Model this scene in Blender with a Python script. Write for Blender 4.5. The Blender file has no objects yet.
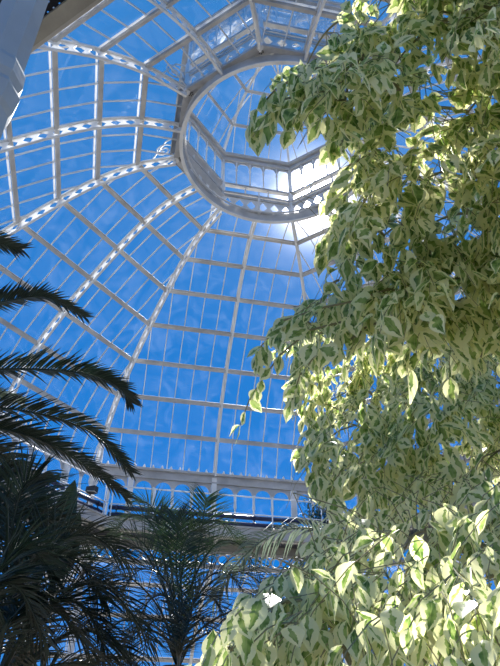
import bpy, math, random
import numpy as np
from mathutils import Vector, Matrix
random.seed(7); rng = np.random.default_rng(7)
R = math.radians
COL = bpy.context.scene.collection
V = Vector

# ------------------------------------------------------------------ camera
CAM = V((-3.2862, -11.6060, 1.6))
YAW, PITCH, ROLL, FPX = R(11.9933), R(36.2447), R(-0.031), 661.6
Fv = V((math.sin(YAW)*math.cos(PITCH), math.cos(YAW)*math.cos(PITCH), math.sin(PITCH)))
_R = V((math.cos(YAW), -math.sin(YAW), 0)); _U = _R.cross(Fv)
Rv = _R*math.cos(ROLL)+_U*math.sin(ROLL); Uv = -_R*math.sin(ROLL)+_U*math.cos(ROLL)
def ray(x, y):
    return (Fv*FPX + Rv*(x-250) - Uv*(y-333)).normalized()
def at(x, y, d):                    # a point of the place seen at a pixel, d metres away
    return CAM + ray(x, y)*d
RR = np.array(Rv); UU = np.array(Uv); FF = np.array(Fv); CC = np.array(CAM)
def project(P):
    v = P-CC; d = v@FF
    return 250+FPX*(v@RR)/d, 333-FPX*(v@UU)/d
cam = bpy.data.objects.new('camera', bpy.data.cameras.new('camera')); COL.objects.link(cam)
cam.data.sensor_fit = 'VERTICAL'; cam.data.sensor_height = 24; cam.data.lens = 24*FPX/666
cam.data.clip_start = .05; cam.data.clip_end = 500
M = Matrix((Rv, Uv, -Fv)).transposed().to_4x4(); M.translation = CAM
cam.matrix_world = M
bpy.context.scene.camera = cam

# ------------------------------------------------------------------ materials
def mat(name):
    m = bpy.data.materials.new(name); m.use_nodes = True
    nt = m.node_tree; nt.nodes.clear()
    out = nt.nodes.new('ShaderNodeOutputMaterial')
    return m, nt, out
def node(nt, t, **kw):
    n = nt.nodes.new(t)
    for k, v in kw.items():
        if k in ('operation', 'blend_type', 'data_type', 'interpolation_type', 'noise_dimensions', 'wave_type', 'distribution', 'attribute_name', 'layer_name', 'uv_map'):
            setattr(n, k, v)
        else: n.inputs[k].default_value = v
    return n
def ramp(nt, src, stops):
    r = nt.nodes.new('ShaderNodeValToRGB'); e = r.color_ramp.elements
    while len(e) < len(stops): e.new(.5)
    for el, (p, c) in zip(e, stops):
        el.position = p; el.color = (*c, 1) if len(c) == 3 else c
    nt.links.new(src, r.inputs[0]); return r.outputs[0]
def surf(name, stops, scale=3, rough=.5, bump=0, bscale=40, spec=.5, metal=0, detail=4):
    m, nt, out = mat(name); L = nt.links
    tc = nt.nodes.new('ShaderNodeTexCoord')
    nz = node(nt, 'ShaderNodeTexNoise', Scale=scale, Detail=detail); L.new(tc.outputs['Object'], nz.inputs['Vector'])
    c = ramp(nt, nz.outputs[0], stops)
    p = node(nt, 'ShaderNodeBsdfPrincipled', Roughness=rough, Metallic=metal)
    p.inputs['Specular IOR Level'].default_value = spec
    L.new(c, p.inputs['Base Color'])
    if bump:
        n2 = node(nt, 'ShaderNodeTexNoise', Scale=bscale, Detail=3); L.new(tc.outputs['Object'], n2.inputs['Vector'])
        b = node(nt, 'ShaderNodeBump', Strength=bump, Distance=.01); L.new(n2.outputs[0], b.inputs['Height']); L.new(b.outputs[0], p.inputs['Normal'])
    L.new(p.outputs[0], out.inputs[0]); return m
WHITE = surf('white_paint', [(.3, (.58, .575, .555)), (.55, (.71, .705, .69)), (.8, (.76, .755, .74))], 1.7, .45, .1)
CREAM = surf('weathered_paint', [(.3, (.36, .35, .335)), (.6, (.47, .46, .445)), (.8, (.53, .52, .505))], 2.5, .55, .15)
GREYP = surf('blue_grey_paint', [(.3, (.40, .41, .40)), (.7, (.52, .53, .51))], 2.5, .5, .1)
SOFF = surf('shade_grey_paint', [(.3, (.24, .235, .21)), (.7, (.34, .33, .29))], 2.5, .6, .2)  # darker grey stands in for the shade under the gallery
RAIL = surf('white_enamel', [(.3, (.88, .88, .87)), (.7, (.92, .92, .91))], 2, .25)
BLUEP = surf('dark_blue_paint', [(.3, (.012, .02, .07)), (.7, (.02, .035, .11))], 3, .35)
IRON = surf('dark_cast_iron', [(.3, (.02, .025, .04)), (.7, (.05, .05, .06))], 6, .6, .2)
BLACK = surf('black_metal', [(.3, (.015, .015, .017)), (.7, (.03, .03, .033))], 6, .5)
LATT, _nt, _out = mat('backlit_look_white')  # half translucent, so the shaded faces of solid ironwork look brightly lit
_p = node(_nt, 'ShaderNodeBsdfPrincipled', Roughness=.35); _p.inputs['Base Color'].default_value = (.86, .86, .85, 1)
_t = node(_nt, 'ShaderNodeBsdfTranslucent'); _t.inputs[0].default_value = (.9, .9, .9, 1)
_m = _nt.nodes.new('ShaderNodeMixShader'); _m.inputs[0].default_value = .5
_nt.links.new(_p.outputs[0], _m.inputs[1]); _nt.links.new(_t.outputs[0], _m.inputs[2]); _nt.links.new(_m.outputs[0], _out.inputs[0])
SOIL = surf('soil', [(.3, (.05, .035, .02)), (.7, (.12, .085, .055))], 8, .95, .6, 60)
BARK = surf('bark', [(.3, (.16, .11, .07)), (.6, (.30, .23, .16)), (.8, (.38, .31, .23))], 14, .85, .5, 60)
TWIG = surf('green_brown_twig', [(.3, (.22, .20, .10)), (.7, (.34, .30, .17))], 20, .7)
PTRUNK = surf('palm_trunk_fibre', [(.3, (.07, .045, .025)), (.6, (.17, .12, .07))], 12, .95, .8, 30)
FLOORM = surf('sandstone_paving', [(.3, (.12, .11, .095)), (.6, (.17, .155, .135)), (.8, (.21, .195, .17))], .8, .8, .3, 25)
STONE = surf('stone_wall', [(.3, (.35, .31, .26)), (.7, (.5, .45, .38))], 2, .85, .3, 20)

def glass_mat(name, dirt=.05, gloss=.07, scatter=0.0, srough=.3):
    m, nt, out = mat(name); L = nt.links
    tr = node(nt, 'ShaderNodeBsdfTransparent'); tr.inputs[0].default_value = (.955, .975, .99, 1)
    gl = node(nt, 'ShaderNodeBsdfGlossy', Roughness=.03)
    lw = node(nt, 'ShaderNodeLayerWeight', Blend=.25)
    mx = nt.nodes.new('ShaderNodeMath'); mx.operation = 'MULTIPLY_ADD'
    L.new(lw.outputs['Fresnel'], mx.inputs[0]); mx.inputs[1].default_value = .5; mx.inputs[2].default_value = gloss*.4
    mix = nt.nodes.new('ShaderNodeMixShader'); L.new(mx.outputs[0], mix.inputs[0]); L.new(tr.outputs[0], mix.inputs[1]); L.new(gl.outputs[0], mix.inputs[2])
    tc = nt.nodes.new('ShaderNodeTexCoord')
    nz = node(nt, 'ShaderNodeTexNoise', Scale=1.1, Detail=7, Roughness=.62, Distortion=1.2); L.new(tc.outputs['Object'], nz.inputs['Vector'])
    mr = nt.nodes.new('ShaderNodeMapRange'); L.new(nz.outputs[0], mr.inputs[0])
    mr.inputs[1].default_value = .48; mr.inputs[2].default_value = .78; mr.inputs[3].default_value = dirt*.15; mr.inputs[4].default_value = dirt*2.2
    tl = node(nt, 'ShaderNodeBsdfTranslucent'); tl.inputs[0].default_value = (.75, .78, .8, 1)
    m2 = nt.nodes.new('ShaderNodeMixShader'); L.new(mr.outputs[0], m2.inputs[0]); L.new(mix.outputs[0], m2.inputs[1]); L.new(tl.outputs[0], m2.inputs[2])
    last = m2
    if scatter:
        rf = node(nt, 'ShaderNodeBsdfRefraction', Roughness=srough, IOR=1.02)
        m3 = nt.nodes.new('ShaderNodeMixShader'); m3.inputs[0].default_value = scatter
        L.new(last.outputs[0], m3.inputs[1]); L.new(rf.outputs[0], m3.inputs[2]); last = m3
    L.new(last.outputs[0], out.inputs[0]); return m
GLASS = glass_mat('roof_glass', .014)
LGLASS = glass_mat('lantern_glass', .05, .07, .05, .2)
GLARED = glass_mat('glare_white_lantern_glass', .42, .07, .0, .2)  # milky white put into one pane to imitate glare on it
DUSTY = glass_mat('dusty_lantern_glass', .06, .07, .06, .3)

def leafy(name, c1, c2, trans=.15, rough=.4, tcol=None, scale=6):
    m, nt, out = mat(name); L = nt.links
    tc = nt.nodes.new('ShaderNodeTexCoord')
    nz = node(nt, 'ShaderNodeTexNoise', Scale=scale, Detail=3); L.new(tc.outputs['Object'], nz.inputs['Vector'])
    c = ramp(nt, nz.outputs[0], [(.35, c1), (.65, c2)])
    p = node(nt, 'ShaderNodeBsdfPrincipled', Roughness=rough); L.new(c, p.inputs['Base Color'])
    t = node(nt, 'ShaderNodeBsdfTranslucent'); t.inputs[0].default_value = (*(tcol or c2), 1)
    mx = nt.nodes.new('ShaderNodeMixShader'); mx.inputs[0].default_value = trans
    L.new(p.outputs[0], mx.inputs[1]); L.new(t.outputs[0], mx.inputs[2]); L.new(mx.outputs[0], out.inputs[0]); return m
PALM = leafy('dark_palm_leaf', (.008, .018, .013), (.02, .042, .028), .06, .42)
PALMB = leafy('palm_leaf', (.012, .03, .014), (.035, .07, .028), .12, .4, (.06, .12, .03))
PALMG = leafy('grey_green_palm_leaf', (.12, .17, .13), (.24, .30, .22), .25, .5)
BROAD = leafy('broad_dark_leaf', (.01, .025, .014), (.018, .045, .022), .06, .35)
CLIMB = leafy('climber_leaf', (.01, .04, .03), (.03, .09, .05), .2, .5)

def fig_leaf_mat():
    m, nt, out = mat('variegated_fig_leaf'); L = nt.links
    uv = node(nt, 'ShaderNodeUVMap', uv_map='leaf'); sx = nt.nodes.new('ShaderNodeSeparateXYZ'); L.new(uv.outputs[0], sx.inputs[0])
    idn = node(nt, 'ShaderNodeUVMap', uv_map='leaf_id'); si = nt.nodes.new('ShaderNodeSeparateXYZ'); L.new(idn.outputs[0], si.inputs[0])
    def mth(op, a, b=None, c=None):
        n = nt.nodes.new('ShaderNodeMath'); n.operation = op
        for i, x in enumerate((a, b, c)):
            if x is None: continue
            if isinstance(x, (int, float)): n.inputs[i].default_value = x
            else: L.new(x, n.inputs[i])
        return n.outputs[0]
    s = mth('ABSOLUTE', mth('MULTIPLY_ADD', sx.outputs[0], 2, -1))        # 0 at the midrib, 1 at the margin
    cb = nt.nodes.new('ShaderNodeCombineXYZ'); L.new(mth('MULTIPLY', sx.outputs[0], .55), cb.inputs[0]); L.new(sx.outputs[1], cb.inputs[1]); L.new(mth('MULTIPLY', si.outputs[0], 37.), cb.inputs[2])
    nz = node(nt, 'ShaderNodeTexNoise', Scale=5.0, Detail=2.5); L.new(cb.outputs[0], nz.inputs['Vector'])
    nb = node(nt, 'ShaderNodeTexNoise', Scale=3.2, Detail=1.5); L.new(cb.outputs[0], nb.inputs['Vector'])
    # margin: green core ends at 0.45..0.9 of the half width, wobbling
    edge = mth('ADD', s, mth('MULTIPLY_ADD', nz.outputs[0], 1.2, -.6))
    thr = mth('MULTIPLY_ADD', si.outputs[1], .75, .20)
    tipd = mth('MULTIPLY', mth('POWER', sx.outputs[1], 5.0), .5)
    f = nt.nodes.new('ShaderNodeMapRange'); f.interpolation_type = 'SMOOTHSTEP'
    L.new(mth('SUBTRACT', mth('ADD', edge, tipd), thr), f.inputs[0]); f.inputs[1].default_value = -.04; f.inputs[2].default_value = .04
    green = ramp(nt, nb.outputs[0], [(.34, (.09, .18, .04)), (.46, (.24, .37, .10)), (.62, (.42, .54, .20))])
    mc = nt.nodes.new('ShaderNodeMix'); mc.data_type = 'RGBA'
    L.new(f.outputs[0], mc.inputs[0]); L.new(green, mc.inputs[6]); mc.inputs[7].default_value = (.94, .93, .64, 1)
    # pale midrib
    mr = nt.nodes.new('ShaderNodeMapRange'); L.new(s, mr.inputs[0]); mr.inputs[1].default_value = .02; mr.inputs[2].default_value = .07; mr.inputs[3].default_value = .5; mr.inputs[4].default_value = 0
    m2 = nt.nodes.new('ShaderNodeMix'); m2.data_type = 'RGBA'; L.new(mr.outputs[0], m2.inputs[0]); L.new(mc.outputs[2], m2.inputs[6]); m2.inputs[7].default_value = (.5, .55, .25, 1)
    p = node(nt, 'ShaderNodeBsdfPrincipled', Roughness=.36); L.new(m2.outputs[2], p.inputs['Base Color'])
    t = node(nt, 'ShaderNodeBsdfTranslucent')
    br = nt.nodes.new('ShaderNodeMix'); br.data_type = 'RGBA'; br.blend_type = 'MULTIPLY'; br.inputs[0].default_value = 1
    L.new(m2.outputs[2], br.inputs[6]); br.inputs[7].default_value = (1.05, 1.04, .80, 1); L.new(br.outputs[2], t.inputs[0])
    mx = nt.nodes.new('ShaderNodeMixShader'); mx.inputs[0].default_value = .56
    L.new(p.outputs[0], mx.inputs[1]); L.new(t.outputs[0], mx.inputs[2]); L.new(mx.outputs[0], out.inputs[0]); return m
FIG = fig_leaf_mat()

# ------------------------------------------------------------------ mesh helpers
class MB:
    def __init__(s): s.v = []; s.f = []; s.sm = False
    def quadbar(s, a, b, w, h, up, w2=None, h2=None, off=0.0):
        """bar a->b, w across, h along up; off shifts it along up"""
        a = V(a); b = V(b); t = (b-a); 
        if t.length < 1e-6: return s
        t.normalize(); up = V(up); x = t.cross(up)
        if x.length < 1e-4: x = t.orthogonal()
        x.normalize(); u = x.cross(t).normalized(); n = len(s.v)
        w2 = w if w2 is None else w2; h2 = h if h2 is None else h2
        for p, ww, hh in ((a, w, h), (b, w2, h2)):
            for sx, su in ((-1, -1), (1, -1), (1, 1), (-1, 1)):
                s.v.append(p + x*(sx*ww/2) + u*(su*hh/2+off))
        s.f += [(n, n+1, n+2, n+3), (n+7, n+6, n+5, n+4)] + [(n+i, n+4+i, n+4+(i+1) % 4, n+(i+1) % 4) for i in range(4)]
        return s
    def path(s, pts, w, h, ups, off=0.0, closed=False):
        """swept rectangle along pts; ups one vector or list"""
        n0 = len(s.v); N = len(pts); pts = [V(p) for p in pts]
        for i, p in enumerate(pts):
            if closed: t = pts[(i+1) % N]-pts[i-1]
            else: t = pts[min(i+1, N-1)]-pts[max(i-1, 0)]
            t.normalize(); up = V(ups[i] if isinstance(ups, list) else ups)
            x = t.cross(up).normalized(); u = x.cross(t).normalized()
            for sx, su in ((-1, -1), (1, -1), (1, 1), (-1, 1)): s.v.append(p+x*(sx*w/2)+u*(su*h/2+off))
        for i in range(N if closed else N-1):
            a = n0+4*i; b = n0+4*((i+1) % N)
            for k in range(4): s.f.append((a+k, b+k, b+(k+1) % 4, a+(k+1) % 4))
        if not closed: s.f += [(n0, n0+1, n0+2, n0+3), (n0+4*N-1, n0+4*N-2, n0+4*N-3, n0+4*N-4)]
        return s
    def tube(s, pts, rad, n=8, closed=False):
        n0 = len(s.v); N = len(pts); pts = [V(p) for p in pts]; prev = None
        for i, p in enumerate(pts):
            t = (pts[(i+1) % N]-pts[i-1]) if closed else pts[min(i+1, N-1)]-pts[max(i-1, 0)]
            t.normalize()
            if prev is None: x = t.orthogonal().normalized()
            else:
                x = prev - t*prev.dot(t)
                x = x.normalized() if x.length > 1e-5 else t.orthogonal().normalized()
            prev = x; y = t.cross(x); r = rad[i] if isinstance(rad, (list, tuple)) else rad
            for k in range(n):
                a = 2*math.pi*k/n; s.v.append(p+(x*math.cos(a)+y*math.sin(a))*r)
        for i in range(N if closed else N-1):
            a = n0+n*i; b = n0+n*((i+1) % N)
            for k in range(n): s.f.append((a+k, a+(k+1) % n, b+(k+1) % n, b+k))
        if not closed: s.f += [tuple(n0+k for k in range(n-1, -1, -1)), tuple(n0+n*(N-1)+k for k in range(n))]
        return s
    def lathe(s, c, prof, n=12, rot=0.0):
        n0 = len(s.v); c = V(c)
        for r, z in prof:
            for k in range(n):
                a = rot+2*math.pi*k/n; s.v.append(c+V((r*math.cos(a), r*math.sin(a), z)))
        for i in range(len(prof)-1):
            a = n0+n*i; b = a+n
            for k in range(n): s.f.append((a+k, a+(k+1) % n, b+(k+1) % n, b+k))
        s.f += [tuple(n0+k for k in range(n-1, -1, -1)), tuple(n0+n*(len(prof)-1)+k for k in range(n))]
        return s
    def prism(s, poly, thick):            # extrude polygon by vector
        n0 = len(s.v); n = len(poly); th = V(thick)
        s.v += [V(p)-th/2 for p in poly]+[V(p)+th/2 for p in poly]
        s.f += [tuple(n0+i for i in range(n-1, -1, -1)), tuple(n0+n+i for i in range(n))]
        s.f += [(n0+i, n0+(i+1) % n, n0+n+(i+1) % n, n0+n+i) for i in range(n)]
        return s
    def face(s, *ps):
        n = len(s.v); s.v += [V(p) for p in ps]; s.f.append(tuple(range(n, n+len(ps)))); return s
    def build(s, name, m, parent=None, smooth=False, kind=None):
        me = bpy.data.meshes.new(name); off = V((0, 0, 0))
        if parent is not None:
            q = parent
            while q: off = off+q.location; q = q.parent
        me.from_pydata([tuple(p-off) for p in s.v], [], s.f); me.materials.append(m)
        if smooth: me.polygons.foreach_set('use_smooth', [True]*len(me.polygons))
        me.update()
        o = bpy.data.objects.new(name, me); COL.objects.link(o); o.parent = parent
        if kind: o['kind'] = kind
        return o
def empty(name, loc=(0, 0, 0), label=None, cat=None, group=None, kind=None):
    o = bpy.data.objects.new(name, None); o.location = loc; COL.objects.link(o); o.empty_display_size = .2
    if label: o['label'] = label
    if cat: o['category'] = cat
    if group: o['group'] = group
    if kind: o['kind'] = kind
    return o
ZO = 0.0
def P(az, r, z): a = R(az); return V((r*math.sin(a), r*math.cos(a), z+ZO))
C8 = math.cos(R(22.5)); T8 = math.tan(R(22.5))
def FP(az, u, ap, z):                 # point on a facet plane: u along, ap apothem
    a = R(az); return V((ap*math.sin(a)+u*math.cos(a), ap*math.cos(a)-u*math.sin(a), z+ZO))
FACETS = [0, -45, -90, -135, 180, 135, 90, 45]
HIPS = [a+22.5 for a in FACETS]

# ------------------------------------------------------------------ dome
PR = [(3.0, 17.20), (4.21, 17.17), (5.40, 16.78), (6.50, 16.15), (7.60, 15.38), (8.71, 14.50), (9.63, 13.56), (10.31, 12.50), (10.76, 11.27)]
def catmull(pts, n):
    out = []; Q = [np.array(p, float) for p in pts]; Q = [2*Q[0]-Q[1]]+Q+[2*Q[-1]-Q[-2]]
    for i in range(1, len(Q)-2):
        for k in range(n):
            t = k/n; a, b, c, d = Q[i-1:i+3]
            out.append(.5*((2*b)+(-a+c)*t+(2*a-5*b+4*c-d)*t*t+(-a+3*b-3*c+d)*t**3))
    out.append(Q[-2]); return out
def lozenge(w, a, b, c, d, side, k=.80, th=.018):
    """plate a-b-c-d with one lozenge-shaped hole"""
    cen = (a+b+c+d)/4; mids = [(a+b)/2, (b+c)/2, (c+d)/2, (d+a)/2]; hole = [cen+(m-cen)*k for m in mids]
    hole[1] = cen+(mids[1]-cen)*(k*.92); hole[3] = cen+(mids[3]-cen)*(k*.92)
    for q, i0, i1 in ((a, 3, 0), (b, 0, 1), (c, 1, 2), (d, 2, 3)):
        w.prism([q, mids[i1], hole[i1], hole[i0], mids[i0]], side*th)
def lattice_rib(parent, az, prof, scale, depth, cell=.40, chord=.065, m=None, name='rib'):
    """curved truss: outer chord, inner chord, crossed web"""
    m = m or WHITE
    fine = catmull(prof, 6); pts = [P(az, p[0]*scale, p[1]) for p in fine]
    side = P(az+90, 1, 0)
    nrm = []
    for i in range(len(pts)):
        t = (pts[min(i+1, len(pts)-1)]-pts[max(i-1, 0)]).normalized(); n = t.cross(side); 
        if n.z > 0: n = -n
        nrm.append(n.normalized())
    low = [p+n*depth for p, n in zip(pts, nrm)]
    b = MB(); b.path(pts, .11, .05, nrm); b.path(low, chord, .035, nrm)
    rib = b.build(name, m, parent)
    # crossed web
    L = [0]
    for i in range(1, len(pts)): L.append(L[-1]+(pts[i]-pts[i-1]).length)
    tot = L[-1]; n = max(2, int(tot/cell))
    def at_(q, arr):
        q = min(max(q, 0), tot-1e-6); i = max(j for j in range(len(L)-1) if L[j] <= q); f = (q-L[i])/(L[i+1]-L[i]); return arr[i].lerp(arr[i+1], f)
    w = MB()
    for k in range(n):
        a0, a1 = k*tot/n, (k+1)*tot/n
        u0, u1, l0, l1 = at_(a0, pts), at_(a1, pts), at_(a0, low), at_(a1, low)
        nn = at_((a0+a1)/2, nrm)
        e = (u1-u0)*.0
        lozenge(w, u0, u1, l1, l0, side)
    w.build('lattice_web', LATT, rib)
    return rib, pts, low
ceiling = empty('ceiling', (0, 0, 10.4), kind='structure')
DEPTH = .32
for az in HIPS: lattice_rib(ceiling, az, PR, 1, DEPTH)
for az in FACETS: lattice_rib(ceiling, az, PR, C8, DEPTH*.95)
PANE = .56
def facet_roof(parent, az, prof, pane, glass=GLASS, pw=.13, sub=1, skip_first=False, barw=.028, mat_p=None, lit_edge=False):
    nseg = len(prof)-1
    g = MB(); gb = MB()
    for i, (r, h) in enumerate(prof):
        if i == 0 or i == nseg: continue
        t = V((prof[i+1][0]-prof[i-1][0], prof[i+1][1]-prof[i-1][1], 0)).normalized()
        a = P(az-22.5, r-.02, h-.03); b = P(az+22.5, r-.02, h-.03); up = P(az, t.x, t.y)
        q = MB(); q.quadbar(a, b, .05, pw*.8, up); q.quadbar(a+V((0, 0, .04)), b+V((0, 0, .04)), .02, pw*1.1, up)
        pu = q.build('purlin', mat_p or CREAM, parent)
        if lit_edge and az in (-90, -135, 180):  # added pale strips stand in for light along these purlins' edges
            q = MB(); dn = V((math.sin(R(az))*t.x, math.cos(R(az))*t.x, t.y))*.10; q.quadbar(P(az-22.5, r, h)+dn, P(az+22.5, r, h)+dn, .02, .05, up); q.build('lit_edge_strip', LATT, pu)
    for i in range(nseg):
        (r0, h0), (r1, h1) = prof[i], prof[i+1]
        a0, a1 = r0*C8, r1*C8; w0, w1 = r0*C8*T8, r1*C8*T8
        oz = V((0, 0, .055))
        g.face(FP(az, -w0, a0, h0)+oz, FP(az, -w1, a1, h1)+oz, FP(az, w1, a1, h1)+oz, FP(az, w0, a0, h0)+oz)
        k = 1
        while k*pane < max(w0, w1)-.08:
            for sgn in (-1, 1):
                u = k*pane*sgn
                lo = 0 if abs(u) <= w0 else (abs(u)-w0)/(w1-w0)
                pa = FP(az, u, a0+(a1-a0)*lo, h0+(h1-h0)*lo)+oz; pb = FP(az, u, a1, h1)+oz
                gb.quadbar(pa, pb, barw, .05, V((0, 0, 1)))
            k += 1
    if gb.v: gb.build('glazing_bar', WHITE, parent)
    g.build('glass_pane', glass, parent)
for az in FACETS: facet_roof(ceiling, az, PR, PANE, lit_edge=True)

# ------------------------------------------------------------------ lantern
ZO = .76
lan = empty('ceiling_lantern', (0, 0, 17.1), kind='structure')
RL = 3.0; AL = RL*C8
def octring(b, r, z, w, h):
    pts = [P(a, r, z) for a in sorted(HIPS)]
    b.path(pts, w, h, V((0, 0, 1)), closed=True)
b = MB(); octring(b, RL+.0, 16.37, .16, .10); octring(b, RL, 16.98, .12, .08); b.build('ring_beam', CREAM, lan)
b = MB(); octring(b, RL, 17.12, .12, .07); octring(b, RL, 17.50, .14, .08); b.build('sill', CREAM, lan)
b = MB(); octring(b, RL, 18.74, .14, .14); octring(b, RL, 18.92, .30, .12); octring(b, RL+.15, 19.02, .12, .08); b.build('top_plate', CREAM, lan)
HW = AL*T8
for az in FACETS:
    w = MB(); n = 6; side = FP(az, 0, 1, 0)
    for k in range(n):
        u0 = -HW+2*HW*k/n; u1 = u0+2*HW/n; z0, z1 = 16.42, 16.94
        lozenge(w, FP(az, u0, AL, z1), FP(az, u1, AL, z1), FP(az, u1, AL, z0), FP(az, u0, AL, z0), side)
    for u in np.linspace(-HW, HW, 4)[1:-1]: w.quadbar(FP(az, u, AL, 17.1), FP(az, u, AL, 17.5), .05, .04, side)
    w.build('lattice_band', WHITE, lan)
    if az in (-45, -90):
        q = MB(); q.quadbar(FP(az, -HW, AL+.05, 16.68), FP(az, HW, AL+.05, 16.68), .5, .02, side); q.quadbar(FP(az, -HW, AL+.05, 17.28), FP(az, HW, AL+.05, 17.28), .34, .02, side); q.build('backing_board', CREAM, lan)
    # arcade of five arched lights
    n = 5; s = 2*HW/n; zb, zt = 17.53, 18.70; rr = s/2-.045
    ap = AL
    for k in range(1, n):
        u = -HW+k*s; q = MB()
        q.lathe(FP(az, u, ap, zb), [(.045, 0), (.045, .08), (.024, .12), (.024, .70), (.042, .74), (.042, .80), (.03, .84), (.03, zt-zb)], 8)
        q.build('baluster', WHITE, lan, smooth=False)
    h = MB()
    for k in range(n):
        c = -HW+(k+.5)*s; zc = zt-.06-rr
        for e in (-1, 1):
            arc = [FP(az, c+e*rr*math.cos(t), ap, zc+rr*math.sin(t)) for t in np.linspace(0, math.pi/2, 7)]
            h.prism([FP(az, c+e*s/2, ap, zc)]+arc+[FP(az, c, ap, zt), FP(az, c+e*s/2, ap, zt)] if e > 0 else
                    [FP(az, c+e*s/2, ap, zt), FP(az, c, ap, zt)]+arc[::-1]+[FP(az, c+e*s/2, ap, zc)], side*.03)
    h.build('arch_heads', CREAM, lan)
    gq = MB(); gq.face(FP(az, -HW, ap+.06, 17.5), FP(az, HW, ap+.06, 17.5), FP(az, HW, ap+.06, 18.8), FP(az, -HW, ap+.06, 18.8))
    gq.build('window_pane', GLARED if az == -135 else DUSTY if az == 45 else LGLASS, lan)
for az in HIPS:
    q = MB(); q.lathe(P(az, RL, 16.3), [(.09, 0), (.09, .75), (.065, .8), (.065, 2.45)], 8, R(-az)); q.lathe(P(az, RL+.0, 17.1), [(.10, 0), (.10, .45), (.07, .5)], 8); q.build('corner_post', WHITE, lan)
    # scroll bracket standing outside each corner
    q = MB(); pts = []
    for t in np.linspace(0, 3.6*math.pi, 40):
        rr = .30*(1-t/(3.9*math.pi)); pts.append(P(az, RL+.42+rr*math.cos(t+math.pi), 16.85+rr*math.sin(t)))
    q.tube(pts, .025, 6); q.tube([P(az, RL+.72, 16.55), P(az, RL+.4, 17.25), P(az, RL+.08, 17.45)], .025, 6); q.build('scroll_bracket', WHITE, lan)
# flat soffit plates between octagon and circle, and the circular rim below
RC = 2.77
b = MB()
for az in HIPS:
    arc = [P(az+d, RC, 16.36) for d in np.linspace(22.5, -22.5, 13)]
    b.prism([P(az-22.5, AL, 16.36), P(az, RL, 16.36), P(az+22.5, AL, 16.36)]+arc, V((0, 0, .02)))
b.build('soffit_plate', CREAM, lan)
b = MB(); N = 72
def circ(b, r, z, w, h): b.path([P(5*i, r, z) for i in range(N)], w, h, V((0, 0, 1)), closed=True)
circ(b, RC-.02, 16.18, .03, .36); b.build('circular_web', CREAM, lan, smooth=False)
b = MB(); circ(b, RC-.03, 16.0, .10, .03); b.build('circular_rim', WHITE, lan)
b = MB(); circ(b, RC-.12, 16.34, .05, .04); b.build('circular_bead', WHITE, lan)
for az in HIPS:                        # round bosses on the corner plates
    q = MB()
    for k in range(7):
        a = k*2*math.pi/6 if k < 6 else 0; r0 = .055 if k < 6 else 0
        c = P(az, RL-.12, 16.335)+V((r0*math.cos(a), r0*math.sin(a), 0)); q.lathe(c, [(.001, -.03), (.016, -.02), (.018, 0)], 6)
    q.build('rosette', BLACK, lan)
# small upright bracket at the middle of the far sides
for az in (0,):
    q = MB(); q.lathe(FP(az, .05, AL-.09, 16.3), [(.05, 0), (.03, .1), (.035, .55), (.05, .62), (.03, .7), (.02, .95), (.001, 1.02)], 8); q.build('stub_post', WHITE, lan)
# upper dome
PD = [(3.05, 19.05), (2.48, 20.02), (1.62, 20.9), (.45, 21.5)]
for az in HIPS:
    pts = [P(az, p[0], p[1]) for p in catmull(PD, 4)]; q = MB(); q.path(pts, .07, .12, P(az, 1, .7)); q.build('dome_rib', WHITE, lan)
for az in FACETS: facet_roof(lan, az, PD, .42, GLASS, .09, barw=.025)
q = MB(); q.lathe(V((0, 0, 21.4+ZO)), [(.5, 0), (.5, .12), (.3, .25), (.12, .5), (.16, .7), (.05, .9), (.02, 1.5)], 16); q.build('finial', WHITE, lan)

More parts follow.
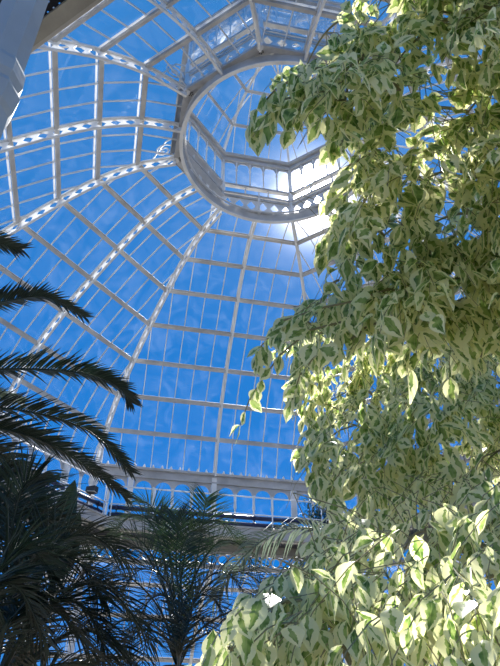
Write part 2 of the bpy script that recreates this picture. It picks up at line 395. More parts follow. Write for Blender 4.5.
# ------------------------------------------------------------------ clerestory arcade wall between gallery and dome
ZO = .90
cl = empty('wall_clerestory', (0, 0, 8.95), kind='structure')
RA = 10.76; AA = RA*C8; HA = AA*T8
b = MB(); octring(b, RA, 10.25, .16, .22); octring(b, RA-.08, 10.40, .22, .08); octring(b, RA-.04, 10.12, .12, .06); b.build('wall_plate', CREAM, cl)
b = MB(); octring(b, RA, 8.12, .2, .16); b.build('plinth', CREAM, cl)
bounds = [.10, .76, 1.42, 2.08, 2.74, 2.98, 3.56, 4.12]
for az in FACETS:
    q = MB(); k = 0; side = FP(az, 0, 1, 0)
    for u in np.arange(-HA+.1, HA, .31):
        q.prism([FP(az, u-.06, AA-.12, 10.44), FP(az, u+.06, AA-.12, 10.44), FP(az, u+.03, AA-.12, 10.52), FP(az, u, AA-.12, 10.58), FP(az, u-.03, AA-.12, 10.52)], side*.03)
    q.build('cresting', WHITE, cl)
    h = MB()
    spans = [(bounds[i], bounds[i+1]) for i in (0, 1, 2, 3, 5, 6)]
    for s0 in (-1, 1):
        for (u0, u1) in spans:
            c = s0*(u0+u1)/2; s = u1-u0; rr = s/2-.06; zt = 10.10; zc = zt-.08-rr
            for e in (-1, 1):
                arc = [FP(az, c+e*rr*math.cos(t), AA, zc+rr*math.sin(t)) for t in np.linspace(0, math.pi/2, 7)]
                poly = [FP(az, c+e*s/2, AA, zc)]+arc+[FP(az, c, AA, zt), FP(az, c+e*s/2, AA, zt)]
                h.prism(poly if e > 0 else poly[::-1], side*.05)
    h.build('arch_heads', CREAM, cl)
    for u in [x*s for s in (-1, 1) for x in (.76, 1.42, 2.08, 3.56)]:
        q = MB(); q.lathe(FP(az, u, AA, 8.2), [(.06, 0), (.06, .12), (.035, .18), (.035, 1.05), (.055, 1.1), (.055, 1.16), (.045, 1.3), (.045, 1.6)], 8); q.build('mullion', WHITE, cl)
    for u in (-2.86, 2.86):
        q = MB(); q.quadbar(FP(az, u, AA-.02, 8.1), FP(az, u, AA-.02, 10.15), .2, .1, side); q.build('pier', WHITE, cl)
    q = MB(); q.quadbar(FP(az, 0, AA-.03, 8.1), FP(az, 0, AA-.03, 10.3), .17, .12, side); q.build('pier', WHITE, cl)
    gq = MB(); gq.face(FP(az, -HA, AA+.05, 8.1), FP(az, HA, AA+.05, 8.1), FP(az, HA, AA+.05, 10.2), FP(az, -HA, AA+.05, 10.2)); gq.build('glass_pane', GLASS, cl)
for az in HIPS:
    q = MB(); q.lathe(P(az, RA-.03, 8.05), [(.15, 0), (.15, .2), (.11, .28), (.11, 1.6), (.16, 1.75), (.14, 2.3)], 8, R(-az+22.5)); q.build('corner_pier', WHITE, cl)

# ------------------------------------------------------------------ gallery walkway
gal = empty('trim_gallery', (0, 0, 8.6), kind='structure')
RG = 9.08; AG = RG*C8; HG = AG*T8
b = MB(); octring(b, RG, 7.90, .05, .30); octring(b, RG-.02, 8.06, .12, .05)
b.build('fascia_girder', CREAM, gal)
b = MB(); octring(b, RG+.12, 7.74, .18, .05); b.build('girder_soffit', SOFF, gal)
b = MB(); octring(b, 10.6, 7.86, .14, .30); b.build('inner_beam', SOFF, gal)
for az in FACETS:                       # pierced cast-iron floor plates: real bars with small holes between
    g = MB(); a0, a1 = AG+.03, AA-.05; zz = 7.98
    n = 19
    for i in range(n+1):
        a = a0+(a1-a0)*i/n; g.quadbar(FP(az, -a*T8, a, zz), FP(az, a*T8, a, zz), .058, .02, V((0, 0, 1)))
    u = -a1*T8
    while u < a1*T8:
        lo = max(a0, abs(u)/T8)
        if lo < a1-.02: g.quadbar(FP(az, u, lo, zz), FP(az, u, a1, zz), .058, .018, V((0, 0, 1)))
        u += .09
    g.build('grating', IRON, gal)
    q = MB()
    for u in np.linspace(-HG+.5, HG-.5, 5):
        q.quadbar(FP(az, u, AG+.1, 7.86), FP(az, u, AA-.1, 7.86), .05, .16, V((0, 0, 1)))
    q.build('joist', CREAM, gal)
# frieze of circles between the columns under the gallery
for az in FACETS:
    ap = 9.8; hw = ap*T8; side = FP(az, 0, 1, 0); q = MB()
    q.quadbar(FP(az, -hw, ap, 7.68), FP(az, hw, ap, 7.68), .1, .08, V((0, 0, 1))); q.quadbar(FP(az, -hw, ap, 7.22), FP(az, hw, ap, 7.22), .12, .12, V((0, 0, 1)))
    n = int(2*hw/.34); s = 2*hw/n
    for k in range(n):
        c = -hw+(k+.5)*s; ri = .13; pts = [FP(az, c+(ri+.03)*math.cos(t), ap, 7.46+(ri+.03)*math.sin(t)) for t in np.linspace(0, 2*math.pi, 17)[:-1]]
        q.path(pts, .04, .06, side, closed=True)
    q.build('circle_frieze', CREAM, gal)
# gallery railings
def railing(az, label):
    ap = AG+.02; hw = ap*T8-.03; root = empty('gallery_railing', FP(az, 0, ap, 8.08), label, 'railing')
    side = FP(az, 0, 1, 0)
    for nm, z, r in (('handrail', 9.1, .026), ('middle_rail', 8.52, .02)):
        MB().tube([FP(az, -hw, ap, z), FP(az, hw, ap, z)], r, 8).build(nm, RAIL, root, True)
    for u in (-3.62, -2.1, -.2, 1.7, 3.6):
        q = MB(); q.lathe(FP(az, u, ap, 8.06), [(.055, 0), (.055, .03), (.022, .05), (.022, .42), (.034, .46), (.022, .5), (.022, 1.0), (.035, 1.03), (.001, 1.07)], 8); q.build('post', RAIL, root)
    return root
railing(0, 'white tubular railing on the far gallery edge, above the centre palm')
railing(-45, 'white tubular railing on the left gallery side behind palm fronds')
railing(45, 'white tubular railing on the right gallery side mostly hidden by the fig')
def pipes(az, z, label, name='gallery_pipe'):
    ap = AG+.22; hw = ap*T8-.09
    q = MB(); q.tube([FP(az, -hw, ap, z), FP(az, hw, ap, z)], .07, 10)
    o = q.build(name, BLUEP, None, True); o['label'] = label; o['category'] = 'pipe'; o['group'] = 'dark blue pipes along the gallery'
    for k in (-.93, -.33, .33, .93):
        c = MB(); c.tube([FP(az, k*hw-.03, ap, z), FP(az, k*hw+.03, ap, z)], .085, 10); c.quadbar(FP(az, k*hw, ap, 8.0), FP(az, k*hw, ap, z), .03, .03, FP(az, 0, 1, 0)); c.build('pipe_clip', BLUEP, o)
pipes(0, 8.48, 'upper dark blue pipe along the far gallery side')
pipes(0, 8.25, 'lower dark blue pipe along the far gallery side')
pipes(-45, 8.48, 'upper dark blue pipe along the left gallery side')
pipes(-45, 8.25, 'lower dark blue pipe along the left gallery side')
# floodlight on the gallery rail
fl = empty('floodlight', FP(-45, 2.6, AG-.02, 8.4), 'small black floodlight clamped to the left gallery railing near its corner', 'floodlight')
fc = FP(-45, 2.6, AG-.10, 8.62)
MB().quadbar(fc+V((-.13, .1, 0)), fc+V((.13, -.1, -.02)), .18, .2, V((0, 0, 1))).build('lamp_housing', BLACK, fl)
MB().quadbar(fc+V((-.1, -.02, -.07)), fc+V((.12, -.16, -.12)), .16, .012, V((0, 0, 1))).build('lamp_glass', GREYP, fl)
MB().tube([fc+V((0, 0, -.1)), FP(-45, 2.6, AG+.0, 8.4), FP(-45, 2.6, AG+.02, 8.1)], .018, 6).build('bracket', BLACK, fl)

# ------------------------------------------------------------------ columns
ZO = 0.0
def column(az, label, m=WHITE):
    root = empty('iron_column', P(az, 10.53, 0), label, 'column', 'iron columns carrying the gallery')
    c = P(az, 10.53, 0); rt = R(-az+22.5)
    MB().lathe(c, [(.22, 0), (.22, .3), (.16, .36), (.16, .7), (.12, .78), (.115, .9)], 8, rt).build('base', m, root)
    MB().lathe(c, [(.105, .9), (.105, 4.1), (.105, 4.5), (.10, 8.2)], 8, rt).build('shaft', m, root)
    MB().lathe(c, [(.105, 3.97), (.118, 4.0), (.128, 4.1), (.112, 4.14), (.125, 4.18), (.12, 4.26), (.105, 4.3)], 8, rt).build('collar', m, root)
    MB().lathe(c, [(.105, 7.9), (.15, 8.0), (.13, 8.1), (.2, 8.4), (.22, 8.62)], 8, rt).build('capital', m, root)
    return root
column(-157.5, 'thick grey painted iron column close by at the top left corner', GREYP)
column(-22.5, 'white iron column at the far gallery corner rising behind the dark palms')
column(22.5, 'white iron column at the far right gallery corner, behind the fig foliage')
for az in (-67.5, -112.5, 157.5, 112.5, 67.5):
    a0 = math.radians(az); MB().lathe(V((10.53*math.sin(a0), 10.53*math.cos(a0), 0)), [(.22, 0), (.22, .3), (.16, .36), (.16, .7), (.105, .9), (.105, 4.0), (.125, 4.05), (.125, 4.25), (.105, 4.3), (.1, 7.9), (.15, 8.0), (.13, 8.1), (.2, 8.4), (.22, 8.62)], 8, R(-az+22.5)).build('column', WHITE, gal)

# ------------------------------------------------------------------ outer aisle roof, wall, floor
PA = [(10.7, 8.05), (12.2, 7.85), (13.8, 7.2), (15.2, 6.1), (16.2, 4.8)]
ais = empty('ceiling_aisle', (0, 0, 4.8), kind='structure')
for az in FACETS: facet_roof(ais, az, PA, .62)
for az in HIPS+FACETS:
    k = 1 if az in HIPS else C8
    q = MB(); q.path([P(az, p[0]*k, p[1]) for p in catmull(PA, 4)], .1, .2, V((0, 0, 1)), off=-.08); q.build('rib', WHITE, ais)
wal = empty('wall_outer', (0, 0, 0), kind='structure')
b = MB(); octring(b, 16.2, .45, .4, .9); b.build('dwarf_wall', STONE, wal)
b = MB(); octring(b, 16.2, 4.75, .25, .2); octring(b, 16.2, 1.0, .3, .1); b.build('wall_plate', WHITE, wal)
for az in FACETS:
    ap = 16.2*C8; hw = ap*T8; side = FP(az, 0, 1, 0); q = MB()
    for u in np.linspace(-hw, hw, 11): q.quadbar(FP(az, u, ap, .9), FP(az, u, ap, 4.7), .09, .1, side)
    q.quadbar(FP(az, -hw, ap, 2.6), FP(az, hw, ap, 2.6), .08, .06, V((0, 0, 1))); q.build('window_frame', WHITE, wal)
    MB().face(FP(az, -hw, ap, 1), FP(az, hw, ap, 1), FP(az, hw, ap, 4.7), FP(az, -hw, ap, 4.7)).build('glass_pane', GLASS, wal)
fl_ = MB(); fl_.v = [P(a, 60, 0) for a in range(0, 360, 15)]; fl_.f = [tuple(range(23, -1, -1))]
fo = fl_.build('floor', FLOORM); fo['kind'] = 'structure'
ZO = 0.0
# ------------------------------------------------------------------ weeping fig
def in_poly(x, y, poly):
    c = False; j = len(poly)-1
    for i in range(len(poly)):
        (x0, y0), (x1, y1) = poly[i], poly[j]
        if (y0 > y) != (y1 > y) and x < (x1-x0)*(y-y0)/(y1-y0)+x0: c = not c
        j = i
    return c
FIGPOLY = [(362, -40), (345, 8), (332, 42), (318, 62), (296, 66), (272, 84), (262, 104), (250, 122), (262, 136), (290, 118), (312, 118),
           (322, 150), (345, 160), (348, 186), (335, 208), (322, 238), (330, 262), (322, 286), (302, 312), (276, 318), (262, 340), (268, 360), (290, 352), (296, 372), (288, 392), (284, 410), (300, 420),
           (302, 440), (296, 462), (304, 482), (316, 500), (326, 512), (306, 530), (302, 560), (290, 580), (262, 592), (240, 604), (222, 622), (212, 648), (196, 668), (180, 700), (620, 720), (640, -60)]
def fig_depth(x, y):                   # distance of the front of the crown
    ys = [-60, 60, 150, 250, 334, 336, 380, 420, 460, 500, 550, 600, 650, 700]; ds = [1.6, 1.6, 1.65, 1.7, 1.75, 3.3, 2.95, 2.6, 2.35, 1.98, 1.5, 1.18, .98, .86]
    d = float(np.interp(y, ys, ds))
    d *= 1+.12*math.sin(x*.035+y*.02)*math.sin(y*.03-x*.011)
    return d
TRX = at(640, 560, 3.8); TR = V((TRX.x, TRX.y, 0))
LEAF = dict(P=[], Y=[], X=[], L=[])   # filled per branch
NR = 7; SS = np.array([-1, -.55, 0, .55, 1])
TT = np.linspace(0, 1, NR)
WW = np.array([.0, .62, .95, 1.0, .80, .40, .03])
def leaf_arrays(pos, axis, nor, length, width, curl, fold, bend, rid):
    """build all leaves of one branch at once"""
    n = len(pos); pos, axis, nor = map(np.array, (pos, axis, nor))
    axis /= np.linalg.norm(axis, axis=1)[:, None]
    side = np.cross(axis, nor); side /= np.linalg.norm(side, axis=1)[:, None]; nor = np.cross(side, axis)
    length, width, curl, fold, bend = map(lambda a: np.array(a)[:, None, None], (length, width, curl, fold, bend))
    t = TT[None, :, None]; s = SS[None, None, :]; wv = WW[None, :, None]
    hw = width/2*wv
    y = length*(t - .10*np.abs(curl)*t*t)                    # along
    z = -curl*length*t*t*.45 + fold*hw*np.abs(s)*1.0 - bend*hw*s*s*.8 + -.02*length*np.sin(9*t+rid[:, None, None]*9)*np.abs(s)*np.sign(s)
    x = hw*s*np.cos(fold*.5)
    Pn = pos[:, None, None, :] + axis[:, None, None, :]*y[..., None]*np.ones_like(x)[..., None] + side[:, None, None, :]*x[..., None] + nor[:, None, None, :]*z[..., None]
    return Pn
_q = []
for i in range(NR-1):
    for k in range(4): _q.append((i*5+k, i*5+k+1, (i+1)*5+k+1, (i+1)*5+k))
QUADS = np.array(_q)
UVB = np.array([((SS[k]+1)/2, TT[i]) for i in range(NR) for k in range(5)])
def foliage_mesh(name, Pn, rids, parent, m):
    n = len(Pn); verts = Pn.reshape(-1, 3) - np.array(parent.matrix_local.translation if parent.parent is None else parent.parent.location)
    faces = (QUADS[None]+35*np.arange(n)[:, None, None]).reshape(-1, 4)
    me = bpy.data.meshes.new(name)
    me.vertices.add(len(verts)); me.vertices.foreach_set('co', verts.astype(np.float32).ravel())
    me.loops.add(faces.size); me.loops.foreach_set('vertex_index', faces.astype(np.int32).ravel())
    me.polygons.add(len(faces)); me.polygons.foreach_set('loop_start', np.arange(0, faces.size, 4, dtype=np.int32)); me.polygons.foreach_set('loop_total', np.full(len(faces), 4, np.int32))
    me.update(calc_edges=True)
    u1 = me.uv_layers.new(name='leaf'); u2 = me.uv_layers.new(name='leaf_id')
    vi = faces.ravel(); u1.data.foreach_set('uv', UVB[vi % 35].astype(np.float32).ravel())
    u2.data.foreach_set('uv', rids[vi//35].astype(np.float32).ravel())
    me.polygons.foreach_set('use_smooth', [True]*len(faces)); me.materials.append(m); me.validate()
    o = bpy.data.objects.new(name, me); COL.objects.link(o); o.parent = parent
    return o
fig = empty('weeping_fig', TR, 'large weeping fig with cream-edged green leaves filling the right side', 'tree')
# trunk with slight braid
tp = [TR+V((0, 0, z))+V((.05*math.sin(z*2), .05*math.cos(z*2.3), 0)) for z in np.linspace(0, 4.6, 16)]
MB().tube(tp, [.085-.045*i/15 for i in range(16)], 12).build('trunk', BARK, fig, True)
def bez(a, b, c, n): return [a*(1-t)**2+b*2*t*(1-t)+c*t*t for t in np.linspace(0, 1, n)]
# clusters over the crown
cents = []
for y in range(-30, 720, 52):
    for x in range(215, 620, 58):
        xx = x+random.uniform(-22, 22)+(26 if (y//52) % 2 else 0); yy = y+random.uniform(-18, 18)
        if in_poly(xx, yy, FIGPOLY): cents.append((xx, yy))
cents += [(300, 85), (282, 328), (300, 400), (305, 455), (312, 325), (340, 20), (330, 100), (345, 215), (320, 500), (232, 640), (262, 612), (300, 575), (215, 665), (240, 670), (285, 640), (470, 340), (500, 350), (440, 345), (500, 500), (520, 560), (460, 500), (380, 355)]
def add_leaf(S, p, out, size):
    down = V((0, 0, -1)); ax = (down*random.uniform(.55, 1.1)+out*random.uniform(.1, .7)+V((random.gauss(0, .28), random.gauss(0, .28), random.gauss(0, .12))))
    nr = (out*random.uniform(.5, 1.3)+V((0, 0, random.uniform(.0, .9)))+V((random.gauss(0, .5), random.gauss(0, .5), random.gauss(0, .3))))
    if ax.normalized().cross(nr.normalized()).length < .2: nr = ax.orthogonal()
    L_ = size*random.uniform(.72, 1.15)
    S['pos'].append(tuple(p)); S['ax'].append(tuple(ax)); S['n'].append(tuple(nr)); S['L'].append(L_)
    S['W'].append(L_*random.uniform(.50, .66)); S['c'].append(random.uniform(-.15, .7)); S['f'].append(random.uniform(.05, .55)); S['b'].append(random.uniform(-.1, .6)); S['r'].append((random.random(), min(.95, abs(random.gauss(CREAMY[0], .2)))))
CREAMY = [.27]; nleaf = 0; ENDS = []; cents.sort(key=lambda c: -c[0])
CAM2 = V((CAM.x, CAM.y, 0))
def branch(cx, cy, ntw, spread, depth_r=(0, .75), size=.066, strict=True, d_over=None):
    global nleaf
    S = dict(pos=[], ax=[], n=[], L=[], W=[], c=[], f=[], b=[], r=[])
    CREAMY[0] = float(np.interp(cy, [380, 560], [.27, .10]))
    d0 = fig_depth(cx, cy) if d_over is None else d_over
    C0 = at(cx, cy, d0+.28)
    near = sorted([((e[1]-C0).length, e[1], e[2]) for e in ENDS if e[2] > cx+15], key=lambda z: z[0])[:1]
    base = near[0][1] if near and near[0][0] < 1.2 else tp[max(3, min(15, int((C0.z-.6)/4.6*15)))]
    mid = (base+C0)/2+V((0, 0, .05+.1*(base-C0).length)); bp = bez(base, mid, C0, 12)
    r0 = .004+.004*max(0, cx-300)/300 if near and near[0][0] < 1.2 else .016
    br = MB().tube(bp, [r0*(1-.6*i/11) for i in range(12)], 6).build('branch', TWIG, fig, True)
    ENDS.append((bp[8], bp[-1], cx)); tw = MB()
    for k in range(ntw):
        x = cx+random.gauss(0, spread); y = cy+random.gauss(0, spread)
        if strict and not in_poly(x, y, FIGPOLY): continue
        d = (fig_depth(x, y) if d_over is None else d_over)+random.uniform(*depth_r)**1.0
        p = at(x, y, d)
        out = V((p.x-TR.x, p.y-TR.y, 0)); out = (out.normalized() if out.length > .01 else V((1, 0, 0)))
        out = (out*.7+V((random.gauss(0, .5), random.gauss(0, .5), 0))).normalized()
        ln = random.uniform(.14, .26); a = p-out*ln*.5+V((0, 0, ln*.5)); q = p+out*ln*.35-V((0, 0, ln*.55))
        pts = bez(a, p+out*.03+V((0, 0, .04)), q, 5)
        st = min(bp[4:], key=lambda z: (z-a).length)
        got = 0
        for j in range(random.randint(6, 9)):
            f = (j+.5)/8*4; i = min(3, int(f)); lp = pts[i].lerp(pts[i+1], min(1, f-i)) if f < 4 else pts[-1]
            ph = out.cross(V((0, 0, 1)))*(1 if j % 2 else -1); o2 = (out+ph*.9).normalized()
            lp = lp+o2*.012
            if strict:
                c = np.array(lp)+np.array((0, 0, -.025)); px, py = project(c)
                if not in_poly(px-3, py, FIGPOLY): continue
            add_leaf(S, lp, o2, size); got += 1
        if got > 3: tw.tube([st, (st+a)/2+V((0, 0, .03)), *pts], [.0016, .0014, .0013, .0012, .001, .0009, .0008], 3)
    if tw.v: tw.build('twigs', TWIG, fig)
    if S['pos']:
        r = np.array(S['r']); Pn = leaf_arrays(S['pos'], S['ax'], S['n'], S['L'], S['W'], S['c'], S['f'], S['b'], r[:, 0])
        f = foliage_mesh('leaves', Pn, r, br, FIG); nleaf += len(Pn)
for (cx, cy) in cents:
    edge = sum(in_poly(cx+a, cy+b, FIGPOLY) for a, b in ((40, 0), (-40, 0), (0, 40), (0, -40)))
    dd = fig_depth(cx, cy); branch(cx, cy, int(min(40, (11.5 if cy < 335 else 9 if cy > 470 else 6.5)*(dd/1.5)**1.55)), 30, (0, .2) if cy > 335 else (0, .28) if edge < 4 else (0, .36), min(.066, .051+.017*max(0, dd-.9)) if cy > 335 and dd < 2 else .058+.012*max(0, dd-1))
# loose sprays hanging out in front of the crown's left edge
def spray(pix, d, n, size=.066):
    S = dict(pos=[], ax=[], n=[], L=[], W=[], c=[], f=[], b=[], r=[])
    pts = [at(x, y, d+.03*i) for i, (x, y) in enumerate(pix)]
    base = min((e[1] for e in ENDS), key=lambda e: (e-pts[0]).length)
    full = [base, (base+pts[0])/2+V((0, 0, .03))]+pts
    br = MB().tube(full, [max(.0012, .0045-.0035*i/len(full)) for i in range(len(full))], 5).build('branch', TWIG, fig, True)
    L_ = len(pts)-1
    for j in range(n):
        f = (j+1)/n*L_; i = min(L_-1, int(f)); lp = pts[i].lerp(pts[i+1], f-i)
        dr = (pts[i+1]-pts[i]).normalized(); sd = dr.cross(V((0, 0, 1))).normalized()*(1 if j % 2 else -1)
        add_leaf(S, lp, (dr+sd*.8).normalized(), size)
        if j % 3 == 0: add_leaf(S, lp, (dr-sd).normalized(), size*.85)
    r = np.array(S['r']); r[:, 1] = np.clip(r[:, 1]+.1, .25, .95)
    Pn = leaf_arrays(S['pos'], S['ax'], S['n'], S['L'], S['W'], S['c'], S['f'], S['b'], r[:, 0]); foliage_mesh('leaves', Pn, r, br, FIG)
spray([(350, 70), (310, 68), (275, 90), (250, 118), (257, 128)], 1.61, 12, .072)
spray([(340, 90), (305, 95), (280, 100), (262, 118)], 1.62, 9, .072)
spray([(345, 100), (320, 100), (300, 108), (290, 125)], 1.62, 8)
spray([(400, 90), (370, 90), (345, 110), (335, 140), (335, 150)], 1.62, 12, .07)
spray([(360, 300), (320, 308), (285, 320), (262, 345), (256, 358)], 1.73, 13, .060)
spray([(350, 320), (310, 330), (280, 355), (262, 380), (250, 398), (240, 425)], 1.74, 10, .056)
spray([(350, 340), (320, 350), (300, 375), (292, 400)], 1.75, 9, .064)
spray([(360, 230), (335, 228), (322, 245), (322, 262)], 1.69, 9, .064)
spray([(350, 390), (322, 405), (308, 430), (302, 460)], 3.35, 9, .068)
spray([(340, 430), (318, 445), (312, 470), (312, 492)], 2.76, 9, .066)
spray([(380, 150), (350, 165), (335, 185), (330, 200)], 1.65, 9, .06)
spray([(300, 600), (262, 606), (232, 622), (212, 650)], 1.17, 9, .070)
spray([(480, 540), (470, 560), (468, 575)], 1.54, 4, .064)
spray([(500, 450), (480, 465), (460, 480), (445, 492)], 2.49, 7, .066)
spray([(500, 330), (485, 345), (478, 365)], 1.75, 5, .066)

# ------------------------------------------------------------------ palms
def frond(parent, pts, leaf_len, n, m, name='frond', fwd=.9, droop=.25, vee=.35, width=.016, t0=.12, rach=.012, tipk=.45, stem_m=None, jit=.12, seg=3):
    """one feather leaf: rachis through pts, paired folded leaflets"""
    fine = [V(p) for p in catmull([tuple(p) for p in pts], 8)]; N = len(fine)
    b = MB(); b.tube(fine, [rach*(1-.8*i/(N-1)) for i in range(N)], 5)
    o = b.build(name, stem_m or m, parent, True)
    q = MB(); up0 = V((0, 0, 1))
    for k in range(n):
        t = t0+(1-t0)*k/(n-1); f = t*(N-1); i = min(N-2, int(f)); p = fine[i].lerp(fine[i+1], f-i)
        tan = (fine[i+1]-fine[i]).normalized(); sd = tan.cross(up0)
        if sd.length < .15: sd = tan.cross(V((.3, .9, 0)))
        sd.normalize(); nn = sd.cross(tan).normalized()
        prof = min(1, .35+2.2*(t-t0))*(1 if t < .55 else 1-(1-tipk)*(t-.55)/.45)
        for sg in (-1, 1):
            L_ = leaf_len*prof*random.uniform(.88, 1.08); fw = fwd+random.gauss(0, jit)+.5*max(0, t-.6)*2
            d = (sd*sg + tan*fw + nn*(vee+random.gauss(0, jit))).normalized()
            w0 = width; pp = p; cr = d.cross(nn).normalized()
            pr = None; n0 = len(q.v)
            for s in range(seg+1):
                ss = s/seg; ww = w0*(.5+1.6*ss if ss < .3 else 1.0-(ss-.3)/.7*.97)
                dd = (d+V((0, 0, -droop*ss*2))).normalized()
                c = cr*ww; q.v += [pp-c+nn*ww*.5, pp.copy(), pp+c+nn*ww*.5]
                if s: 
                    a = n0+3*(s-1); q.f += [(a, a+1, a+4, a+3), (a+1, a+2, a+5, a+4)]
                pp = pp+dd*(L_/seg)
    q.build('leaflets', m, o)
    return o
def palm_trunk(parent, c, r=.16):
    p = [V((c.x, c.y, z)) for z in np.linspace(0, c.z, 14)]
    b = MB(); b.tube(p, [r*(1.15 if i % 2 else .95) for i in range(14)], 10); b.build('trunk', PTRUNK, parent)
# date palm out of view to the left, fronds reaching in
c = at(-150, 470, 5.0)
dp = empty('date_palm', (c.x, c.y, 0), 'tall date palm at left edge reaching feathery dark fronds across the glass', 'palm tree', 'palms under the dome')
palm_trunk(dp, c, .2)
D = 5.0
def pf(parent, c, pix, d, *a, **k):
    return frond(parent, [c]+[at(x, y, d if not isinstance(d, (list, tuple)) else d[i]) for i, (x, y) in enumerate(pix)], *a, **k)
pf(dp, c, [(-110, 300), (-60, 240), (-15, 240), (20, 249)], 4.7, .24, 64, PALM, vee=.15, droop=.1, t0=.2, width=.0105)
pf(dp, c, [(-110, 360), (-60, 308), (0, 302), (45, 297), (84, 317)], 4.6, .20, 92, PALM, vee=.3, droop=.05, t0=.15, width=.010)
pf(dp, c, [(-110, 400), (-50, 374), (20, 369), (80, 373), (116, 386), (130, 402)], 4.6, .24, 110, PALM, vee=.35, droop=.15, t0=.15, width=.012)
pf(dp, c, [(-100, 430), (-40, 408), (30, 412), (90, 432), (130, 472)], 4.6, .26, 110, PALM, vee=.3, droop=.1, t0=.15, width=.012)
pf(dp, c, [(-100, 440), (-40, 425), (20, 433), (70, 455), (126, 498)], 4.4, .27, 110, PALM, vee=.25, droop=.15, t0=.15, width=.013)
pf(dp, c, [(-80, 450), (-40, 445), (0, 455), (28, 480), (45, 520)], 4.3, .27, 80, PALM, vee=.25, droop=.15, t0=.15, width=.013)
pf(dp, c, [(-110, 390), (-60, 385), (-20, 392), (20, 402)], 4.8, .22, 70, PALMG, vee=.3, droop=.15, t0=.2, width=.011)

# dark arching palm in the lower left corner
c = at(-10, 700, 3.0)
lp = empty('feather_palm', (c.x, c.y, 0), 'dense dark feather palm filling the lower left corner below the date palm', 'palm tree', 'palms under the dome')
palm_trunk(lp, c, .12)
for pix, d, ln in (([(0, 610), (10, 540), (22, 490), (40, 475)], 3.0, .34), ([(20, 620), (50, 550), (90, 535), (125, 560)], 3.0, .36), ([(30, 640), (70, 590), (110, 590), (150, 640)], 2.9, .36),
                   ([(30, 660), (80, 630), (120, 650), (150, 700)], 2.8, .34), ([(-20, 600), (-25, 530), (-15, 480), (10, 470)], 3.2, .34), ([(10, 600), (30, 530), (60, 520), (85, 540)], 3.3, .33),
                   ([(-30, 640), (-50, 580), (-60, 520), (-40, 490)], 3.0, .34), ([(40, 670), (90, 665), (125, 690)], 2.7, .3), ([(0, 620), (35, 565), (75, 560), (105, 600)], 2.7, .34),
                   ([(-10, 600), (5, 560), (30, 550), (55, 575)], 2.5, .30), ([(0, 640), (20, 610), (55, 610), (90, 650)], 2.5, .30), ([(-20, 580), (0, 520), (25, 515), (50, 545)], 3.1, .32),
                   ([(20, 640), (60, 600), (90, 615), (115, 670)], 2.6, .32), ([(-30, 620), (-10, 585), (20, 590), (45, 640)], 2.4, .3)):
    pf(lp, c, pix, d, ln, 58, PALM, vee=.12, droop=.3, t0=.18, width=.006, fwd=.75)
# palm in the middle of the bottom edge
c = at(178, 668, 6.0)
mp = empty('cane_palm', (c.x, c.y, 0), 'bushy dark green palm with fine arching fronds at bottom centre under gallery', 'palm tree', 'palms under the dome')
palm_trunk(mp, c, .14)
K = dict(vee=.2, droop=.2, t0=.22, width=.0055, fwd=.62)
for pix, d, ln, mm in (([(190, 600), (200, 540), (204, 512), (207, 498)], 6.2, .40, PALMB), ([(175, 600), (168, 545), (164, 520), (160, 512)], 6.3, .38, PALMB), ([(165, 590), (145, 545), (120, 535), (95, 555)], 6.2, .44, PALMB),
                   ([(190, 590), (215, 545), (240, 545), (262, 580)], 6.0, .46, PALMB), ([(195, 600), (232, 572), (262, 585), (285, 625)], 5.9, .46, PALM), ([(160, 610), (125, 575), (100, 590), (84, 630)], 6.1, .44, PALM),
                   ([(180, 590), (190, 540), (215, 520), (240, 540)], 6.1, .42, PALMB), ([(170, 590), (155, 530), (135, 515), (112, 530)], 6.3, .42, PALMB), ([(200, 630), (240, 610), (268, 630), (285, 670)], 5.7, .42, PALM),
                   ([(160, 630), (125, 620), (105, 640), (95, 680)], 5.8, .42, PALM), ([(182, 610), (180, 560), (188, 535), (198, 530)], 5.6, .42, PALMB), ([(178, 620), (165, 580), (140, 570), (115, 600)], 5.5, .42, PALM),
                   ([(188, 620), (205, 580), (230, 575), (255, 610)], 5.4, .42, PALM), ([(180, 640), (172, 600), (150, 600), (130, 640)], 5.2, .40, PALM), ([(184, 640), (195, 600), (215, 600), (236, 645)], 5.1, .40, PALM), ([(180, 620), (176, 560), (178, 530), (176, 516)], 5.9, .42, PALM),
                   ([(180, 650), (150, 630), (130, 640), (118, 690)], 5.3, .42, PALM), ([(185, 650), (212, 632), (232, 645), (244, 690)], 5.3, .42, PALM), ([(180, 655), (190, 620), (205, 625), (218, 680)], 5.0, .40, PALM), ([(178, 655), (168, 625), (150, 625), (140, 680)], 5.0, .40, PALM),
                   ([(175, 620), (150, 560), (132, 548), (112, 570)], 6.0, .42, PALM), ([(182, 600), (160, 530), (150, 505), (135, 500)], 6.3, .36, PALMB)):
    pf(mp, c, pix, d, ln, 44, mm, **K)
# grey-green frond arching in from behind the fig
c = at(420, 690, 5.5)
rp = empty('kentia_palm', (c.x, c.y, 0), 'palm mostly behind the fig, drooping grey-green fronds reaching left under the gallery', 'palm tree', 'palms under the dome')
palm_trunk(rp, c, .12)
pf(rp, c, [(400, 600), (360, 545), (310, 528), (270, 536), (235, 566), (215, 600)], 5.4, .42, 70, PALMG, vee=.05, droop=.6, t0=.2, width=.011, fwd=.5)
pf(rp, c, [(390, 620), (350, 580), (305, 570), (265, 590), (245, 630)], 5.2, .42, 60, PALMB, vee=.05, droop=.5, t0=.2, width=.010, fwd=.5)
pf(rp, c, [(400, 620), (360, 600), (320, 600), (290, 640)], 5.0, .42, 56, PALMB, vee=.05, droop=.5, t0=.2, width=.010, fwd=.5)

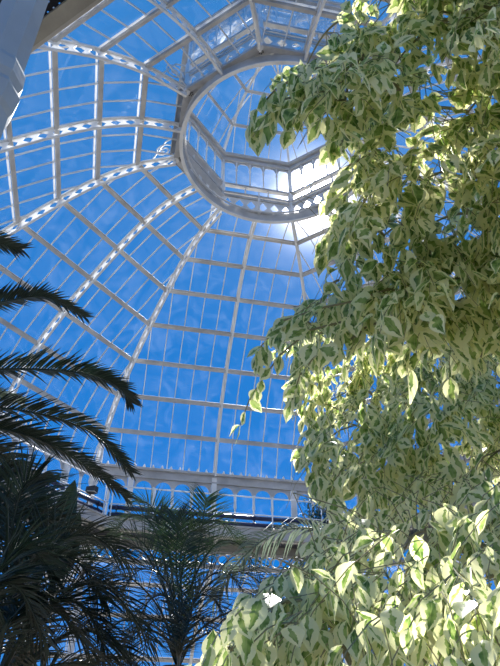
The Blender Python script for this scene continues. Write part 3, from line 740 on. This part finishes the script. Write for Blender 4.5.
# broad upright leaves in front of the left gallery corner
c = at(25, 640, 3.6)
bl = empty('bird_of_paradise_plant', (c.x, c.y, 0), 'plant with broad upright dark leaves rising between the left palms', 'plant')
for tipx, tipy, bx, by, wd in ((75, 480, 45, 560, .17), (80, 512, 55, 580, .13), (58, 505, 40, 570, .15), (20, 520, 20, 590, .15)):
    tip = at(tipx, tipy, 3.7); b0 = at(bx, by, 3.55); st = MB().tube([c.lerp(b0, -0.0), c.lerp(b0, .5)+V((0, 0, .03)), b0], .012, 6).build('leaf_stalk', BROAD, bl, True)
    q = MB(); sd = (tip-b0).cross(Fv).normalized(); nn = sd.cross(tip-b0).normalized(); N = 12
    for i in range(N+1):
        t = i/N; w_ = wd*math.sin(math.pi*min(1, .12+t*.88))**.7/2*(1-.3*t) if i < N else .002
        p = b0.lerp(tip, t)+nn*(.08*math.sin(math.pi*t))
        for s in (-1, -.5, 0, .5, 1): q.v.append(p+sd*w_*s+nn*(-abs(s)*w_*.75))
        if i:
            for k in range(4): q.f.append((5*(i-1)+k, 5*(i-1)+k+1, 5*i+k+1, 5*i+k))
    q.build('leaf_blade', BROAD, bl, True)
MB().lathe(V((c.x, c.y, 0)), [(.12, 0), (.09, .3), (.07, c.z-.02)], 10).build('stem', PTRUNK, bl)

# climber on the gallery at the right
gp = at(322, 528, 19.3); gp = FP(0, 3.35, AG+.35, 8.98)
cp = empty('climbing_plant', gp, 'dark green climbing plant on the far gallery just left of the fig foliage', 'plant')
q = MB(); st = MB()
for k in range(7):
    x = random.uniform(-.35, .5); pts = [gp+V((x*.4, 0, 0)), gp+V((x*.8, .0, .6)), gp+V((x, random.uniform(-.1, .1), random.uniform(.9, 1.6)))]
    st.tube(pts, .012, 5)
    for j in range(110):
        t = random.uniform(.1, 1); p = (pts[0].lerp(pts[1], t*2) if t < .5 else pts[1].lerp(pts[2], t*2-1))+V((random.gauss(0, .12), random.gauss(0, .1), random.gauss(0, .08)))
        a = V((random.gauss(0, 1), random.gauss(0, 1), -abs(random.gauss(0, 1)))).normalized(); s = a.orthogonal().normalized(); nn = a.cross(s)*.02
        q.face(p, p+a*.06+s*.035+nn, p+a*.13, p+a*.06-s*.035+nn)
st.build('stems', TWIG, cp, True); q.build('leaves', CLIMB, cp)
# planting bed
bd = MB(); bd.v = [V((TR.x+1.0*math.cos(a), TR.y+1.0*math.sin(a), .02)) for a in np.linspace(0, 2*math.pi, 33)[:-1]]; bd.f = [tuple(range(32))]
for (qx, qy, rr) in ((-4.8, -6.6, 2.6), (1.0, -5.5, 2.6), (-1.8, -5.6, 2.4)):
    n0 = len(bd.v); bd.v += [V((qx+rr*math.cos(a), qy+rr*.8*math.sin(a), .02+.004*len(bd.f))) for a in np.linspace(0, 2*math.pi, 33)[:-1]]; bd.f.append(tuple(range(n0, n0+32)))
bd.build('floor_bed', SOIL)['kind'] = 'structure'
print('LEAVES', nleaf, len(cents))


# ------------------------------------------------------------------ sky and sun
SUN = ray(317, 200)
w = bpy.data.worlds.new('sky'); bpy.context.scene.world = w; w.use_nodes = True; nt = w.node_tree; nt.nodes.clear(); L = nt.links
out = nt.nodes.new('ShaderNodeOutputWorld'); bg = nt.nodes.new('ShaderNodeBackground'); L.new(bg.outputs[0], out.inputs[0])
tc = nt.nodes.new('ShaderNodeTexCoord')
def m_(op, a, b=0, c=0):
    n = nt.nodes.new('ShaderNodeMath'); n.operation = op
    for i, x in enumerate((a, b, c)):
        if isinstance(x, (int, float)): n.inputs[i].default_value = x
        else: L.new(x, n.inputs[i])
    return n.outputs[0]
nrm = nt.nodes.new('ShaderNodeVectorMath'); nrm.operation = 'NORMALIZE'; L.new(tc.outputs['Generated'], nrm.inputs[0])
dt = nt.nodes.new('ShaderNodeVectorMath'); dt.operation = 'DOT_PRODUCT'; L.new(nrm.outputs[0], dt.inputs[0]); dt.inputs[1].default_value = SUN
sz = nt.nodes.new('ShaderNodeSeparateXYZ'); L.new(nrm.outputs[0], sz.inputs[0])
base = ramp(nt, sz.outputs[2], [(0, (.06, .28, .68)), (.25, (.008, .185, .62)), (.55, (.010, .178, .56)), (.85, (.03, .195, .53)), (1, (.04, .205, .52))])
ang = m_('ARCCOSINE', dt.outputs['Value'])              # radians from the sun
deg = m_('MULTIPLY', ang, 57.2958)
def gauss(amp, sig): return m_('MULTIPLY', m_('EXPONENT', m_('MULTIPLY', m_('POWER', m_('DIVIDE', deg, sig), 2), -1)), amp)
glow = m_('ADD', m_('ADD', gauss(35, 1.5), gauss(2.2, 3.0)), gauss(.08, 8))
cmb = nt.nodes.new('ShaderNodeVectorMath'); cmb.operation = 'SCALE'; cmb.inputs[0].default_value = (1, .96, .98); L.new(glow, cmb.inputs['Scale'])
add = nt.nodes.new('ShaderNodeVectorMath'); add.operation = 'ADD'; L.new(base, add.inputs[0]); L.new(cmb.outputs[0], add.inputs[1])
L.new(add.outputs[0], bg.inputs[0]); bg.inputs[1].default_value = 1.0
sl = bpy.data.lights.new('sun', 'SUN'); sl.energy = 13.5; sl.angle = R(.55); sl.color = (1, .96, .9)
so = bpy.data.objects.new('sun', sl); COL.objects.link(so); so.rotation_euler = (-SUN).to_track_quat('-Z', 'Y').to_euler(); so.location = (5, 14, 30)

sc = bpy.context.scene
sc.view_settings.view_transform = 'Standard'; sc.view_settings.look = 'None'; sc.view_settings.exposure = .3; sc.view_settings.gamma = 1; sc.view_settings.use_curve_mapping = False
sc.cycles.max_bounces = 10; sc.cycles.transparent_max_bounces = 24; sc.cycles.diffuse_bounces = 5
